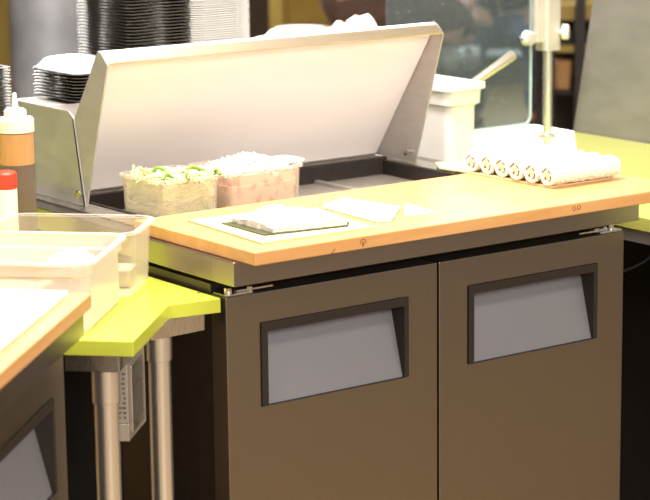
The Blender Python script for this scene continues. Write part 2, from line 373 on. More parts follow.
# a tiny drill hole mark
hp=at(198.6,293,'z',.80)
obj('screw',loft(B(),[circ(.0035,.7995,10,hp.x,hp.y),circ(.0035,.8008,10,hp.x,hp.y)]),'label_dark',t)

# electrical box below the counter
t=thing('outlet_box','stainless electrical box with outlet plate hanging below the lime corner counter','electrical box',(0,0,0),UY)
o0=Vector((c1.x,c1.y,0))
R4=Matrix.Rotation(-UY,3,'Z'); lc=R4@o0   # local coordinates: x along u, y along -n
bx0,bx1,by0,by1=lc.x+.050,lc.x+.170,lc.y-.0,lc.y+.032
# face seen front: x = bx0 side ; plate side faces -y
obj('housing',box(B(),bx0,bx1,by0,by1,.645,.7415),'steel',t,bev=.001)
obj('housing',box(B(),bx0,bx1,by0,by1,.615,.644),'steel',t,bev=.001)
lb=obj('rating_label',box(B(),bx0-.0012,bx0,by0+.002,by1-.004,.648,.738),'label',t,label='pale label crowded with tiny dark print')
bm=B()
for r_ in range(10):
    zz=.653+.008*r_
    for k in range(3):
        yy=by0+.004+k*.008+random.uniform(-.001,.001)
        box(bm,bx0-.0016,bx0-.0012,yy,yy+random.uniform(.003,.007),zz,zz+.0035)
obj('print',bm,'label_dark',lb)
pl=obj('outlet_plate',box(B(),bx0+.018,bx1-.02,by0-.003,by0,.625,.735),'steel_bright',t,bev=.001)
bm=B()
box(bm,bx0+.030,bx1-.034,by0-.0036,by0-.003,.640,.700); box(bm,bx0+.030,bx1-.034,by0-.0036,by0-.003,.706,.728)
obj('outlet_face',bm,'label_dark',pl)

# ------------------------------------------------------------------ right lime counter
t=thing('side_counter','lime green counter on the right behind the cutting board, with the steel post on it','counter')
obj('countertop',box(B(),1.045,1.72,-.25,1.16,.772,.80),'lime_r',t,bev=.0015)
obj('steel_channel',box(B(),1.052,1.712,-.22,1.15,.745,.7715),'steel_dull',t,bev=.001)
for x,y in ((1.60,-.15),(1.60,1.08),(1.09,1.08)): obj('leg',leg(B(),x,y,.744),'tube',t,smooth=True)
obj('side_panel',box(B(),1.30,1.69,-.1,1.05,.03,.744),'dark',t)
# cable under it
bm=B(); pts=[at(px,py,'y',.3) for px,py in ((600,272),(624,271),(634,267),(645,261),(660,250))]
tube(bm,pts,.0022,8); o=obj('cable',bm,mat('blue-grey cable',(.16,.19,.26),.4,noise=(10,(.13,.16,.22))),None,smooth=True); tag(o,'thin blue-grey cable in the dark gap below the right counter','cable')

# stainless upright at the right
x=1.724
a=at(573,131,'x',x); b_=at(593,0,'x',x); dlt=(b_-a)
a.z=.0
pb=at(573,131,'x',x); 
poly=[(x,pb.y,.60),(x,pb.y,pb.z),(x,pb.y+dlt.y*1.6,pb.z+dlt.z*1.6),(x,-.1,pb.z+dlt.z*1.6),(x,-.1,.60)]
t=thing('steel_upright','tall grey brushed steel side panel with a slanting edge at the far right','panel')
obj('panel',solid(B(),poly,(.03,0,0)),mat('grey upright sheet',(.25,.24,.225),.5,.3,noise=(9,(.215,.205,.19)),scale=(1,1,3)),t,bev=.001)
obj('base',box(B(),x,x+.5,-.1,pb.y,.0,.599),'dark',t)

# ------------------------------------------------------------------ sneeze guard: glass + post
gy=1.03
gr=at(531,100,'y',gy).x; gb=at(528,124,'y',gy).z
gl=1.15
pts=[]
r_=.022
out=[(gl,gb),]
for k in range(7):
    a=-PI/2+PI/2*k/6; out.append((gr-r_+r_*math.cos(a),gb+r_+r_*math.sin(a)))
out+=[(gr,1.45),(gl,1.45)]
t=thing('glass_guard','clear upright sheet of guard glass with water spots beside the steel post','glass guard')
obj('pane',solid(B(),[(x_,gy,z_) for x_,z_ in out],(0,.006,0)),'glass',t)
bm=B(); tube(bm,[(x_,gy+.003,z_) for x_,z_ in out[:-1]],.0036,8); obj('pane_edge',bm,'glass_edge',t,smooth=True,label='pale polished edge of the glass')
kb=at(524,37,'y',gy-.02)
bm=B()
ad_=Vector((.6,-.8,0)).normalized()
c=at(525,38,'y',gy); tube(bm,[c+Vector((.004,-.022,0)),c+Vector((0,-.001,0))],[.016,.019],20)
obj('clamp_knob',bm,'white',t,smooth=False,bev=.002)
bm=B(); tube(bm,[c+Vector((-.03,-.012,0)),c+Vector((0,-.012,0))],.004,10); obj('clamp_pin',bm,'chrome',t)
# post
py_=1.0
pb=at(547,140,'y',py_); px_=pb.x
t=thing('steel_post','upright steel post with a square clamp sleeve and white knobs on the right lime counter','post',(px_,py_,.80))
obj('pole',loft(B(),[circ(.0115,0,24),circ(.0115,.75,24)]),'pole',t,smooth=True)
obj('flange',loft(B(),[circ(.024,.0,24),circ(.024,.004,24),circ(.015,.008,24)]),'tube',t)
zc=at(547,50,'y',py_).z-.80
obj('clamp_sleeve',loft(B(),[rrect(.046,.046,.006,zc),rrect(.046,.046,.006,.70)]),mat('pale clamp casting',(.62,.58,.5),.35,.3,noise=(20,(.57,.53,.46))),t,bev=.001)
kz=at(563,30,'y',py_).z-.80
bm=B(); tube(bm,[(.010,-.023,kz),(.022,-.036,kz)],.005,10); tube(bm,[(.018,-.032,kz),(.028,-.044,kz)],[.019,.018],20)
obj('knob',bm,'cap',t,bev=.0015,label='pale round tightening knob')
az=at(538,38,'y',py_).z-.80
bm=B(); box(bm,-.046,-.0235,-.012,.004,az-.010,az+.14); box(bm,-.066,-.046,-.010,.0,az-.010,az+.014)
obj('bracket_arm',bm,mat('pale bracket',(.66,.62,.54),.35,.3,noise=(20,(.6,.56,.5))),t,bev=.002)

# ------------------------------------------------------------------ food pans
def pan_bm(w,d,h,rr=.022,rim=.008,taper=.008,th=.003,shoulder=0):
    bm=B(); r=[]
    r.append(rrect(w-2*taper-2*rim,d-2*taper-2*rim,rr*.8,0)); r.append(rrect(w-2*taper-2*rim+.006,d-2*taper-2*rim+.006,rr,.006))
    if shoulder: 
        r.append(rrect(w-2*rim-.012,d-2*rim-.012,rr,h-shoulder-.004)); r.append(rrect(w-2*rim-.002,d-2*rim-.002,rr,h-shoulder))
    r.append(rrect(w-2*rim,d-2*rim,rr,h-.004)); r.append(rrect(w,d,rr+rim,h-.004)); r.append(rrect(w,d,rr+rim,h)); r.append(rrect(w-2*rim-2*th,d-2*rim-2*th,rr-.002,h))
    if shoulder:
        r.append(rrect(w-2*rim-2*th-.002,d-2*rim-2*th-.002,rr-.002,h-shoulder)); r.append(rrect(w-2*rim-2*th-.012,d-2*rim-2*th-.012,rr-.003,h-shoulder-.004))
    r.append(rrect(w-2*taper-2*rim-2*th+.006,d-2*taper-2*rim-2*th+.006,rr-.003,.009)); r.append(rrect(w-2*taper-2*rim-2*th,d-2*taper-2*rim-2*th,rr-.004,th))
    return loft(bm,r)
# far clear pan on the insert: corner of the rim at local max n / max u
def pan_at(name,corner_px,z0,h,wn,wu,m,label,**k):
    c=at(*corner_px,'z',z0+h)  # right back rim corner
    ctr=c-n*wn/2-u*wu/2
    t=thing(name,label,'food pan',(ctr.x,ctr.y,z0),UY,'clear food pans on the lime corner counter')
    # local x = u, local y = -n
    obj('pan_body',pan_bm(wu,wn,h,**k),m,t,smooth=False)
    return t,ctr
pA,ca=pan_at('food_pan',(159,215),.8005,.112,.268,.178,'poly_clear','empty clear plastic food pan, farthest back on the lime corner counter',rr=.03)
pB,cb=pan_at('food_pan',(131,233),.8005,.112,.33,.262,'poly','milky plastic food pan holding rice, in front of the empty clear pan',rr=.028,shoulder=.022)
# silver patch in pan A (metal scoop lying)
bm=B(); box(bm,-.03,.05,-.105,-.07,.004,.007); bmr=obj('steel_scraper',loft(B(),[rrect(.06,.04,.008,0),rrect(.06,.04,.008,.03)]),'steel_dull',None,bev=.002); bm.free()
sc=at(131,283,'z',.805); bmr.location=(sc.x-.012,sc.y+.006,.8045); bmr.rotation_euler=(0,0,UY); tag(bmr,'small dull steel block lying in the empty clear food pan','scoop')
# rice in pan B
def grains(bm,cx,cy,zfn,rx,ry,N,s=.0032,rot=0,shape='rect'):
    for _ in range(N):
        if shape=='rect': a,b_=random.uniform(-rx,rx),random.uniform(-ry,ry)
        else:
            q=math.sqrt(random.random()); th=random.uniform(0,2*PI); a,b_=rx*q*math.cos(th),ry*q*math.sin(th)
        x_=cx+a*math.cos(rot)-b_*math.sin(rot); y_=cy+a*math.sin(rot)+b_*math.cos(rot); z_=zfn(a,b_)
        mt=Matrix.Translation((x_,y_,z_))@Euler((random.uniform(0,PI),random.uniform(-.6,.6),random.uniform(0,2*PI))).to_matrix().to_4x4()@Matrix.Diagonal((s*1.7,s,s,1))
        bmesh.ops.create_icosphere(bm,subdivisions=1,radius=.5,matrix=mt@Matrix.Diagonal((1.6,1.6,1.6,1)))
def grid_heap(bm,rx,ry,fn,base,nx=36,ny=30):
    vv=[[bm.verts.new((-rx+2*rx*i/nx,-ry+2*ry*j/ny,fn(-rx+2*rx*i/nx,-ry+2*ry*j/ny))) for j in range(ny+1)] for i in range(nx+1)]
    for i in range(nx):
        for j in range(ny): bm.faces.new((vv[i][j],vv[i+1][j],vv[i+1][j+1],vv[i][j+1]))
    bd_=[vv[i][0] for i in range(nx+1)]+[vv[nx][j] for j in range(1,ny+1)]+[vv[i][ny] for i in range(nx-1,-1,-1)]+[vv[0][j] for j in range(ny-1,0,-1)]
    lo=[bm.verts.new((v.co.x,v.co.y,base)) for v in bd_]; m_=len(bd_)
    for i in range(m_): bm.faces.new((bd_[i],bd_[(i+1)%m_],lo[(i+1)%m_],lo[i]))
    bm.faces.new(lo)
from mathutils import noise as NZ
def nz(a,b_,s,seed=0): return NZ.noise(Vector((a*s,b_*s,seed)))
bm=B()
f_=lambda a,b_: .030+.008*nz(a,b_,25)+.012*math.exp(-((a-.04)**2+(b_+.07)**2)/.003)
grid_heap(bm,.105,.132,f_,.0045); grains(bm,0,0,lambda a,b_:f_(a,b_)+.001,.103,.13,900,.0034)
o=obj('rice',bm,'rice',None,smooth=True); o.location=(cb.x,cb.y,.8005); o.rotation_euler=(0,0,UY); tag(o,'cooked white rice filling the milky food pan on the lime counter','rice',kind='stuff')
# rice lump stuck high by the right wall
bm=B(); 
f2=lambda a,b_: .012+.035*max(0,1-(a/.05)**2-(b_/.045)**2)**.5
grains(bm,0,0,f2,.05,.045,800,.0042,shape='disc')
rl=obj('rice_lump',bm,'rice',None,smooth=True); rl.location=Vector((cb.x,cb.y,.8005+.05))+n*.088+u*.036; rl.rotation_euler=(0,0,UY); tag(rl,'mound of white rice heaped at the right end of the milky food pan','rice',kind='stuff')

# ------------------------------------------------------------------ tubs in the well
def well_tub(x0,x1,y0,y1,ztop,label,tab=False):
    w_,d_,h_=x1-x0,y1-y0,ztop-.8405
    t=thing('food_tub',label,'food tub',((x0+x1)/2,(y0+y1)/2,.8405),0,'clear tubs in the food well')
    obj('tub_body',pan_bm(w_,d_,h_,rr=.018,rim=.006,taper=.006,th=.002),'poly_clear',t)
    if tab:
        bm=B(); loft(bm,[rrect(.05,.075,.02,h_-.003,5,w_/2+.006,-.0),rrect(.05,.075,.02,h_+.001,5,w_/2+.006,-.0)]); obj('tab_handle',bm,'bamboo' if False else 'cap',t,bev=.001)
    return t,w_,d_,h_
TY0,TY1=.345,.50
cA=well_tub(.044+.045,.236,TY0,TY1,.940,'clear tub of shredded cucumber in the well, left of the pink one')
cB=well_tub(.243,.423,TY0,TY1,.940,'clear tub of pale pink salad in the well beside the cucumber tub',True)
def shreds(bm,N,rx,ry,z0,z1,rr,L,spill=0):
    for _ in range(N):
        x_,y_=random.uniform(-rx,rx),random.uniform(-ry,ry); z_=random.uniform(z0,z1)
        if random.random()<.65:   # press to the walls so it shows through
            if random.random()<.6: y_=-ry
            else: x_=-rx
        th=random.uniform(0,2*PI) if z_>z1-.02 else (random.gauss(0,.35) if abs(y_+ry)<1e-6 else PI/2+random.gauss(0,.3))
        l=L*random.uniform(.5,1); dz=random.uniform(-.3,.3)
        pts=[]
        for k in range(5):
            s_=(k/4-.5)*l; bend=.006*math.sin(k/4*PI+th)
            X=min(rx,max(-rx,x_+s_*math.cos(th)-bend*math.sin(th))); Y=min(ry,max(-ry,y_+s_*math.sin(th)+bend*math.cos(th)))
            pts.append((X,Y,max(z0,min(z1+.01,z_+s_*dz+.004*math.sin(k*1.7+th)))))
        try: tube(bm,pts,rr*random.uniform(.7,1.2),5)
        except Exception: pass
def tub_fill(t,w_,d_,h_,hump,g=0):
    bm=B(); rx,ry=w_/2-.0162,d_/2-.0162
    fn=lambda a,b_: h_-.012+hump*(1-(a/rx)**2)*(1-(b_/ry)**2)+.006*nz(a,b_,40,3)
    loft(bm,[rrect(2*rx-.018+g,2*ry-.018+g,.010,.006),rrect(2*rx-.012+g,2*ry-.012+g,.010,h_-.03)],True,True)
    grid_heap(bm,rx-.001,ry-.001,fn,h_-.04,20,18)
    return bm,rx,ry,fn
t,w_,d_,h_=cA
bm,rx,ry,fn=tub_fill(t,w_,d_,h_,.012)
shreds(bm,520,rx+.0005,ry+.0005,.008,h_-.002,.0016,.07)
# loose ends sticking out over the rim
for _ in range(120):
    a,b_=random.uniform(-rx,rx),random.uniform(-ry,ry); th=random.uniform(0,2*PI); z_=fn(a,b_)+.004; l=random.uniform(.02,.05)
    tube(bm,[(a+(k/4-.5)*l*math.cos(th),b_+(k/4-.5)*l*math.sin(th),z_+.006*math.sin(k/4*PI)) for k in range(5)],.0017,5)
for _ in range(12):
    b_=random.uniform(-ry,ry*.2); z_=h_+.002
    tube(bm,[(-rx+.02,b_,z_),(-rx,b_+.004,z_+.006),(-rx-.014,b_+.006,z_+random.uniform(.004,.02)),(-rx-.026,b_+random.uniform(-.01,.01),z_+random.uniform(.0,.024))],.0018,5)
o=obj('cucumber_shreds',bm,'cuke',None,smooth=True); o.location=t.location; tag(o,'pale shredded cucumber heaped in the left clear tub','shredded cucumber',kind='stuff')
for k,(a,b_,th,l,lab) in enumerate(((-.035,-.05,.5,.035,'short dark green cucumber peel lying at the front left of the shreds'),(.0,-.06,1.1,.03,'upright green cucumber peel near the middle of the shreds'),(.045,-.02,.3,.06,'long green cucumber peel at the right of the shreds'),(-.03,.0,2.2,.03,'green cucumber peel at the back left of the shreds'),(.066,-.055,1.4,.03,'green cucumber peel beside the pink salad tub'))):
    bm=B(); z_=fn(max(-rx,min(rx,a)),b_)+.008
    l*=1.25; tube(bm,[(a+(j/6-.5)*l*math.cos(th),b_+(j/6-.5)*l*math.sin(th),z_+.003+.008*math.sin(j/6*PI*1.5)) for j in range(7)],.0034,8)
    o=obj('cucumber_peel',bm,'cuke_green',None,smooth=True); o.location=t.location; tag(o,lab,'cucumber peel','green cucumber peels')
t,w_,d_,h_=cB
bm,rx,ry,fn=tub_fill(t,w_,d_,h_,.022,.014)
grains(bm,0,0,lambda a,b_:fn(a,b_)+.001,rx-.004,ry-.004,420,.006)
o=obj('pink_salad',bm,'crab',None,smooth=True); o.location=t.location; tag(o,'pale pink shredded salad heaped in the right clear tub','salad',kind='stuff')
bm=B()
for _ in range(300):
    a,b_=random.uniform(-rx+.004,rx-.004),random.uniform(-ry+.004,ry-.004)
    mt=Matrix.Translation((a,b_,fn(a,b_)+.004+random.uniform(0,.004)))@Euler((random.random()*3,random.random()*3,random.random()*3)).to_matrix().to_4x4()@Matrix.Diagonal((.010,.0045,.0045,1))
    bmesh.ops.create_icosphere(bm,subdivisions=1,radius=.5,matrix=mt)
o=obj('rice_flakes',bm,'rice',None,smooth=True); o.location=t.location; tag(o,'white flakes covering the top of the pink salad','flakes',kind='stuff')

# ------------------------------------------------------------------ on the board: bamboo mat, nori, rice
ZB=.8898
def sheet(name,px4,z,th,m,label,cat,bev=0,group=None,kind=None):
    p=[at(x_,y_,'z',z) for x_,y_ in px4]
    bm=B(); prism(bm,[(q.x,q.y) for q in p],z,z+th)
    o=obj(name,bm,m,None,bev=bev); tag(o,label,cat,group,kind); return o
mt_=thing('bamboo_mat','pale rolling mat under the rice-covered nori on the cutting board','rolling mat')
p=[Vector((.070,.222,ZB)),Vector((.052,-.034,ZB)),Vector((.286,-.040,ZB)),Vector((.300,.20,ZB))]
bm=B(); N=46
for k in range(N):
    s0=k/N; s1=(k+.9)/N
    a0=p[0].lerp(p[1],s0); a1=p[0].lerp(p[1],s1); e0=p[3].lerp(p[2],s0); e1=p[3].lerp(p[2],s1)
    prism(bm,[(a0.x,a0.y),(a1.x,a1.y),(e1.x,e1.y),(e0.x,e0.y)],ZB,ZB+.0035)
obj('slats',bm,'bamboo',mt_)
NB=[Vector((.094,.150,0)),Vector((.089,.012,0)),Vector((.250,-.012,0)),Vector((.285,.125,0))]
o=obj('nori_sheet',prism(B(),[(q.x,q.y) for q in NB],ZB+.0038,ZB+.0055),'nori'); tag(o,'dark green nori sheet on the rolling mat showing at the left of the rice','nori sheet')
bm=B(); 
Z0=ZB+.0057
cN=Vector((.186,.066,0))
def rh(a,b_): # height of rice over nori, mound on the left
    return .006+.024*math.exp(-(((a+.032)/.036)**2+((b_-.01)/.045)**2))+.008*math.exp(-(((a-.02)/.045)**2+((b_)/.05)**2))+.0015*nz(a,b_,120)
vv=[];nx,ny=34,30
R0=[Vector((.112,.144,0)),Vector((.110,.016,0)),Vector((.250,-.008,0)),Vector((.284,.122,0))]
for i in range(nx+1):
    row=[]
    for j in range(ny+1):
        s_,t_=i/nx,j/ny
        q=(R0[1].lerp(R0[2],s_)).lerp(R0[0].lerp(R0[3],s_),t_); q+=Vector((.004*nz(s_*9,t_*9,1,1),.004*nz(s_*9,t_*9,1,5),0))
        row.append((q.x,q.y,Z0+rh(q.x-cN.x,q.y-cN.y)))
    vv.append(row)
VV=[[bm.verts.new(c_) for c_ in row] for row in vv]
for i in range(nx):
    for j in range(ny): bm.faces.new((VV[i][j],VV[i+1][j],VV[i+1][j+1],VV[i][j+1]))
bd_=[VV[i][0] for i in range(nx+1)]+[VV[nx][j] for j in range(1,ny+1)]+[VV[i][ny] for i in range(nx-1,-1,-1)]+[VV[0][j] for j in range(ny-1,0,-1)]
lo=[bm.verts.new((v.co.x,v.co.y,Z0)) for v in bd_]
for i in range(len(bd_)): bm.faces.new((bd_[i],bd_[(i+1)%len(bd_)],lo[(i+1)%len(bd_)],lo[i]))
bm.faces.new(lo)
for _ in range(1500):
    i,j=random.randrange(nx),random.randrange(ny); c_=Vector(vv[i][j])
    m4=Matrix.Translation(c_+Vector((random.uniform(-.002,.002),random.uniform(-.002,.002),.001)))@Euler((random.random()*3,random.uniform(-.5,.5),random.random()*6)).to_matrix().to_4x4()@Matrix.Diagonal((.0075,.0035,.0035,1))
    bmesh.ops.create_icosphere(bm,subdivisions=1,radius=.5,matrix=m4)
o=obj('spread_rice',bm,'rice',None,smooth=True); tag(o,'white rice spread over nori with a mound at its left, on the rolling mat','rice',kind='stuff')
# dark nori crumbs along the right edge of that rice
bm=B()
for k in range(16):
    q=Vector((.250,-.010,0)).lerp(Vector((.284,.115,0)),k/16+random.uniform(-.02,.02)); x_=q.x+.002; s_=random.uniform(.0015,.004)
    prism(bm,[(x_,q.y),(x_+s_,q.y+.001),(x_+s_*.8,q.y+s_),(x_-.0005,q.y+s_)],ZB+.0055,ZB+.0095)
o=obj('nori_crumbs',bm,'nori'); tag(o,'dark nori flecks along the right edge of the spread rice','nori flecks',kind='stuff')
# folded paper right of it
PP=[Vector((.322,.172,0)),Vector((.312,.000,0)),Vector((.405,.045,0)),Vector((.452,.085,0)),Vector((.412,.215,0))]
PP=[Vector((.328,.170,0)),Vector((.318,-.004,0)),Vector((.345,-.012,0)),Vector((.432,.074,0)),Vector((.408,.207,0))]
t=thing('paper_towel','flat folded white paper towel on the cutting board behind the rolling mat','paper towel')
obj('folded_sheet',prism(B(),[(q.x,q.y) for q in PP],ZB,ZB+.006),'paper',t,bev=.0015)
bm=B(); prism(bm,[(.330,.168),(.322,.01),(.350,.0),(.415,.07),(.400,.20)],ZB+.0062,ZB+.009); obj('upper_fold',bm,'paper',t,bev=.001)
bm=B(); a=Vector((.395,.012,ZB+.0002)); b_=Vector((.462,.010,ZB+.0002)); c_=Vector((.450,.078,ZB+.008)); d_=Vector((.434,.066,ZB+.007))
solid(bm,[a,b_,c_,d_],(0,0,.0012)); o=obj('paper_scrap',bm,'paper'); tag(o,'small curled white scrap at the right of the folded paper towel','paper scrap')
# second mat + nori under the rolls, end hanging past the board
t=thing('bamboo_mat','rolling mat and nori under the stack of finished rolls, its corner over the well','rolling mat')
obj('slats',prism(B(),[(.785,.062),(.945,.062),(.965,.290),(.905,.36),(.80,.425),(.765,.37),(.775,.30)],ZB,ZB+.004),'bamboo',t,bev=.001)
o=obj('nori_sheet',prism(B(),[(.768,.325),(.88,.325),(.86,.375),(.80,.418),(.775,.39)],ZB-.006,ZB-.0003),'nori'); tag(o,'green nori peeking below the mat under the finished rolls','nori sheet')

# ------------------------------------------------------------------ finished rolls
ords=['nearest the camera','second from the camera','third from the camera','fourth from the camera','fifth from the camera','farthest from the camera']
proto=None
def roll_mesh():
    bm=B(); R_=.0205; L_=.172; rings=[]; nseg=40; na=30
    for i in range(nseg+1):
        x_=L_*i/nseg; ring=[]
        for k in range(na):
            a=2*PI*k/na; rr=R_*(1+.07*NZ.noise(Vector((x_*90,math.cos(a)*2.4,math.sin(a)*2.4))))
            ring.append((x_,rr*1.02*math.cos(a),rr*.98*math.sin(a)+R_))
        rings.append(ring)
    loft(bm,rings)
    for _ in range(420):
        a=random.uniform(0,2*PI); x_=random.uniform(.001,L_-.001)
        m4=Matrix.Translation((x_,R_*1.0*math.cos(a),R_*.98*math.sin(a)+R_+.0005))@Euler((random.random()*3,random.random()*3,random.random()*3)).to_matrix().to_4x4()@Matrix.Diagonal((.0072,.0036,.0036,1))
        bmesh.ops.create_icosphere(bm,subdivisions=1,radius=.5,matrix=m4)
    return bm
for i in range(6):
    y_=.068+i*.0435; x_=.779+.003*i*0+random.uniform(-.003,.003)
    if proto is None:
        proto=thing('sushi_roll','','sushi roll'); 
        obj('rice_coat',roll_mesh(),'rice',proto,smooth=True)
        bm=B(); R_=.0205
        # broken nori spiral and bits seen at the cut end
        for (a0,a1,q0) in ((.2,1.5,.0120),(1.9,2.7,.0095),(3.2,4.4,.0125),(4.9,5.6,.0085)):
            tube(bm,[(-.0006,(q0+.002*math.sin(5*(a0+(a1-a0)*k/6)))*math.cos(a0+(a1-a0)*k/6),q0*math.sin(a0+(a1-a0)*k/6)+R_) for k in range(7)],[.0006,.0014,.0008,.0016,.0009,.0013,.0005],6)
        obj('nori_ring',bm,'nori',proto,label='broken dark nori spiral at the cut end')
        bm=B(); loft(bm,[[(-.001,.0055*math.cos(2*PI*k/10)*(1+.2*math.sin(3*k)),.0045*math.sin(2*PI*k/10)+R_) for k in range(10)],[(.004,.0055*math.cos(2*PI*k/10),.0045*math.sin(2*PI*k/10)+R_) for k in range(10)]]); obj('filling',bm,'cuke',proto)
        bm=B(); loft(bm,[circ(.0022,0,8),circ(.0022,.004,8)]); o_=obj('salmon_core',bm,'salmon',proto,loc=(-.0012,.003,R_-.004),rot=(0,PI/2,0))
        r_=proto
    else: r_=dup_tree(proto)
    r_.location=(x_,y_,ZB+.0048); r_['label']='white rice-coated sushi roll on the board, '+ords[i]; r_['group']='sushi rolls on the board'

# ------------------------------------------------------------------ white bin and scoop
bx,by,bw,bdp=1.094,.785,.104,.215
t=thing('white_tub','tall white plastic tub with a stepped rim behind the raised lid','tub',(bx,by,.8005))
hh=.202
r=[rrect(bw-.030,bdp-.03,.018,0),rrect(bw-.024,bdp-.024,.02,.005),rrect(bw-.020,bdp-.020,.02,hh-.050),rrect(bw-.002,bdp-.002,.022,hh-.044),rrect(bw-.0,bdp-.0,.022,hh-.014),rrect(bw+.016,bdp+.016,.024,hh-.012),rrect(bw+.016,bdp+.016,.024,hh),rrect(bw-.008,bdp-.008,.02,hh),rrect(bw-.022,bdp-.022,.018,hh-.05),rrect(bw-.034,bdp-.034,.016,.006)]
obj('tub_body',loft(B(),r),'white',t,smooth=False)
o=obj('white_mayonnaise',loft(B(),[rrect(bw-.036,bdp-.036,.016,0.008),rrect(bw-.0235,bdp-.0235,.018,hh-.052)]),'paper'); o.location=(bx,by,.8005); tag(o,'white contents filling the tall white tub','contents',kind='stuff')
s0=at(466,88,'y',.775); s1=at(513,55,'y',.775)
t=thing('scoop','scoop with a thick pale steel handle standing in the white tub','scoop')
bm=B(); dr=(s1-s0).normalized(); tube(bm,[s0-dr*.035,s0,s0+(s1-s0)*.5,s1-dr*.006,s1,s1+dr*.003],[.006,.0085,.0100,.0118,.011,.006],20)
obj('handle',bm,mat('satin handle steel',(.78,.72,.62),.3,.85,noise=(20,(.72,.66,.56))),t,smooth=True)

# ------------------------------------------------------------------ bottles at left
def ring_lathe(bm,prof,nn_=28,cx=0,cy=0): return loft(bm,[circ(max(r__,.0003),z_,nn_,cx,cy) for r__,z_ in prof])
bc=at(18.5,200,'y',.56); 
t=thing('squeeze_bottle','squeeze bottle of layered amber and dark sauce with a cream nozzle cap at the left','squeeze bottle',(bc.x,.56,.8005))
zz=lambda py: at(20,py,'y',.56).z-.8005
R_=.0335
obj('bottle_body',ring_lathe(B(),[(R_-.004,0),(R_,.004),(R_,zz(131)),(R_-.003,zz(131)+.002)]),'bottle',t,smooth=True)
obj('dark_sauce',ring_lathe(B(),[(R_-.006,.002),(R_-.0012,.006),(R_-.0012,zz(163))]),'sauce_dark',t,label='grey-brown lower layer of sauce')
obj('amber_sauce',ring_lathe(B(),[(R_-.0012,zz(163)+.0003),(R_-.0012,zz(132))]),'amber',t,label='amber upper layer of sauce')
obj('cap',ring_lathe(B(),[(R_+.0005,zz(131)),(R_+.0005,zz(119)),(R_-.002,zz(117)),(R_*.62,zz(116.5)),(R_*.62,zz(110)),(R_*.5,zz(108)),(.0065,zz(106.5)),(.0035,zz(93)),(.002,zz(92))]),'cap',t,smooth=False,bev=.0008)
jc=at(6,200,'y',.50)
t=thing('condiment_jar','small jar with a red lid in front of the squeeze bottle at the left edge','jar',(jc.x,.50,.8005))
zj=lambda py: at(8,py,'y',.50).z-.8005
obj('jar_body',ring_lathe(B(),[(.018,0),(.021,.004),(.021,zj(188))]),'white',t)
obj('lid',ring_lathe(B(),[(.0205,zj(188)+.0003),(.0215,zj(187)),(.0215,zj(173)),(.018,zj(171))]),'red',t,bev=.001)

# ------------------------------------------------------------------ stacks of takeaway trays
def tray_bm(w,d,ch=.022,h=.006):
    bm=B(); n_=1
    r=[rrect(w-.050,d-.050,ch*.7,0,n_),rrect(w-.014,d-.014,ch,h,n_),rrect(w,d,ch,h,n_),rrect(w,d,ch,h+.0014,n_),rrect(w-.016,d-.016,ch,h+.0014,n_),rrect(w-.053,d-.053,ch*.7,.0015,n_)]
    return loft(bm,r)
def rim_bm(w,d,ch=.022,h=.006):
    bm=B(); n_=1
    r=[rrect(w+.003,d+.003,ch,h+.0002,n_),rrect(w+.003,d+.003,ch,h+.0010,n_),rrect(w-.003,d-.003,ch,h+.0010,n_)]
    loft(bm,r,False,False); return bm
def tray_stack(cx,cy,z0,N,dz,w,d,rz,mb,mr,lab,group,name='takeout_tray',cat='tray',jit=.0015,ch=.022):
    pr=None
    for i in range(N):
        if pr is None:
            pr=thing(name,'',cat); obj('tray_base',tray_bm(w,d,ch),mb,pr)
            if mr: obj('tray_rim',rim_bm(w,d,ch),mr,pr)
            r_=pr
        else: r_=dup_tree(pr)
        r_.location=(cx+random.uniform(-jit,jit),cy+random.uniform(-jit,jit),z0+i*dz); r_.rotation_euler=(0,0,rz+random.uniform(-.01,.01))
        r_['label']=lab; r_['group']=group
    return r_
# short stack on the rear hood, near corner at (74,107)
tray_stack(.170,.752,1.0475,9,.0062,.125,.175,.0,'tray_black','tray_rim','black takeout tray in the short stack on the rear hood, under a clear lid','black trays in the short stack',ch=.014)
zt_=1.0475+8*.0062+.0080
t=thing('clear_tray_lid','shiny clear domed lid on top of the short black tray stack','tray lid',(.170,.752,zt_+.0005))
bm=B(); loft(bm,[rrect(.128,.178,.014,0,1),rrect(.128,.178,.014,.002,1),rrect(.120,.170,.014,.003,1),rrect(.102,.150,.02,.019,1),rrect(.080,.126,.025,.022,1)]); obj('dome',bm,'lid_clear',t)
# ledge behind the refrigerator
t=thing('rear_ledge','plain steel ledge behind the refrigerator carrying the tall tray stacks','ledge')
obj('ledge_top',box(B(),.37,.92,.89,1.30,1.030,1.045),'steel_dull',t)
for x_ in (.38,.89):
    for y_ in (.90,1.27): obj('leg',box(B(),x_,x_+.02,y_,y_+.02,0,1.03),'steel_dull',t)
tray_stack(.468,1.040,1.0465,36,.0068,.150,.225,.0,'tray_black','tray_rim','black takeout tray in the tall stack behind the raised lid','black trays in the tall stack',jit=.0012,ch=.012)
tray_stack(.624,.985,1.0465,50,.0048,.152,.14,.0,'paper',None,'white foam tray in the tall white stack beside the black trays','white trays in the tall stack',name='foam_tray',jit=.0006,ch=.02)
pL=at(12,107,'y',.86)
tray_stack(pL.x-.062,.935,.8005,49,.0062,.14,.15,0,'tray_black','tray_rim','black takeout tray in the stack at the left edge behind the squeeze bottle','black trays at the left edge',jit=.001,ch=.018)

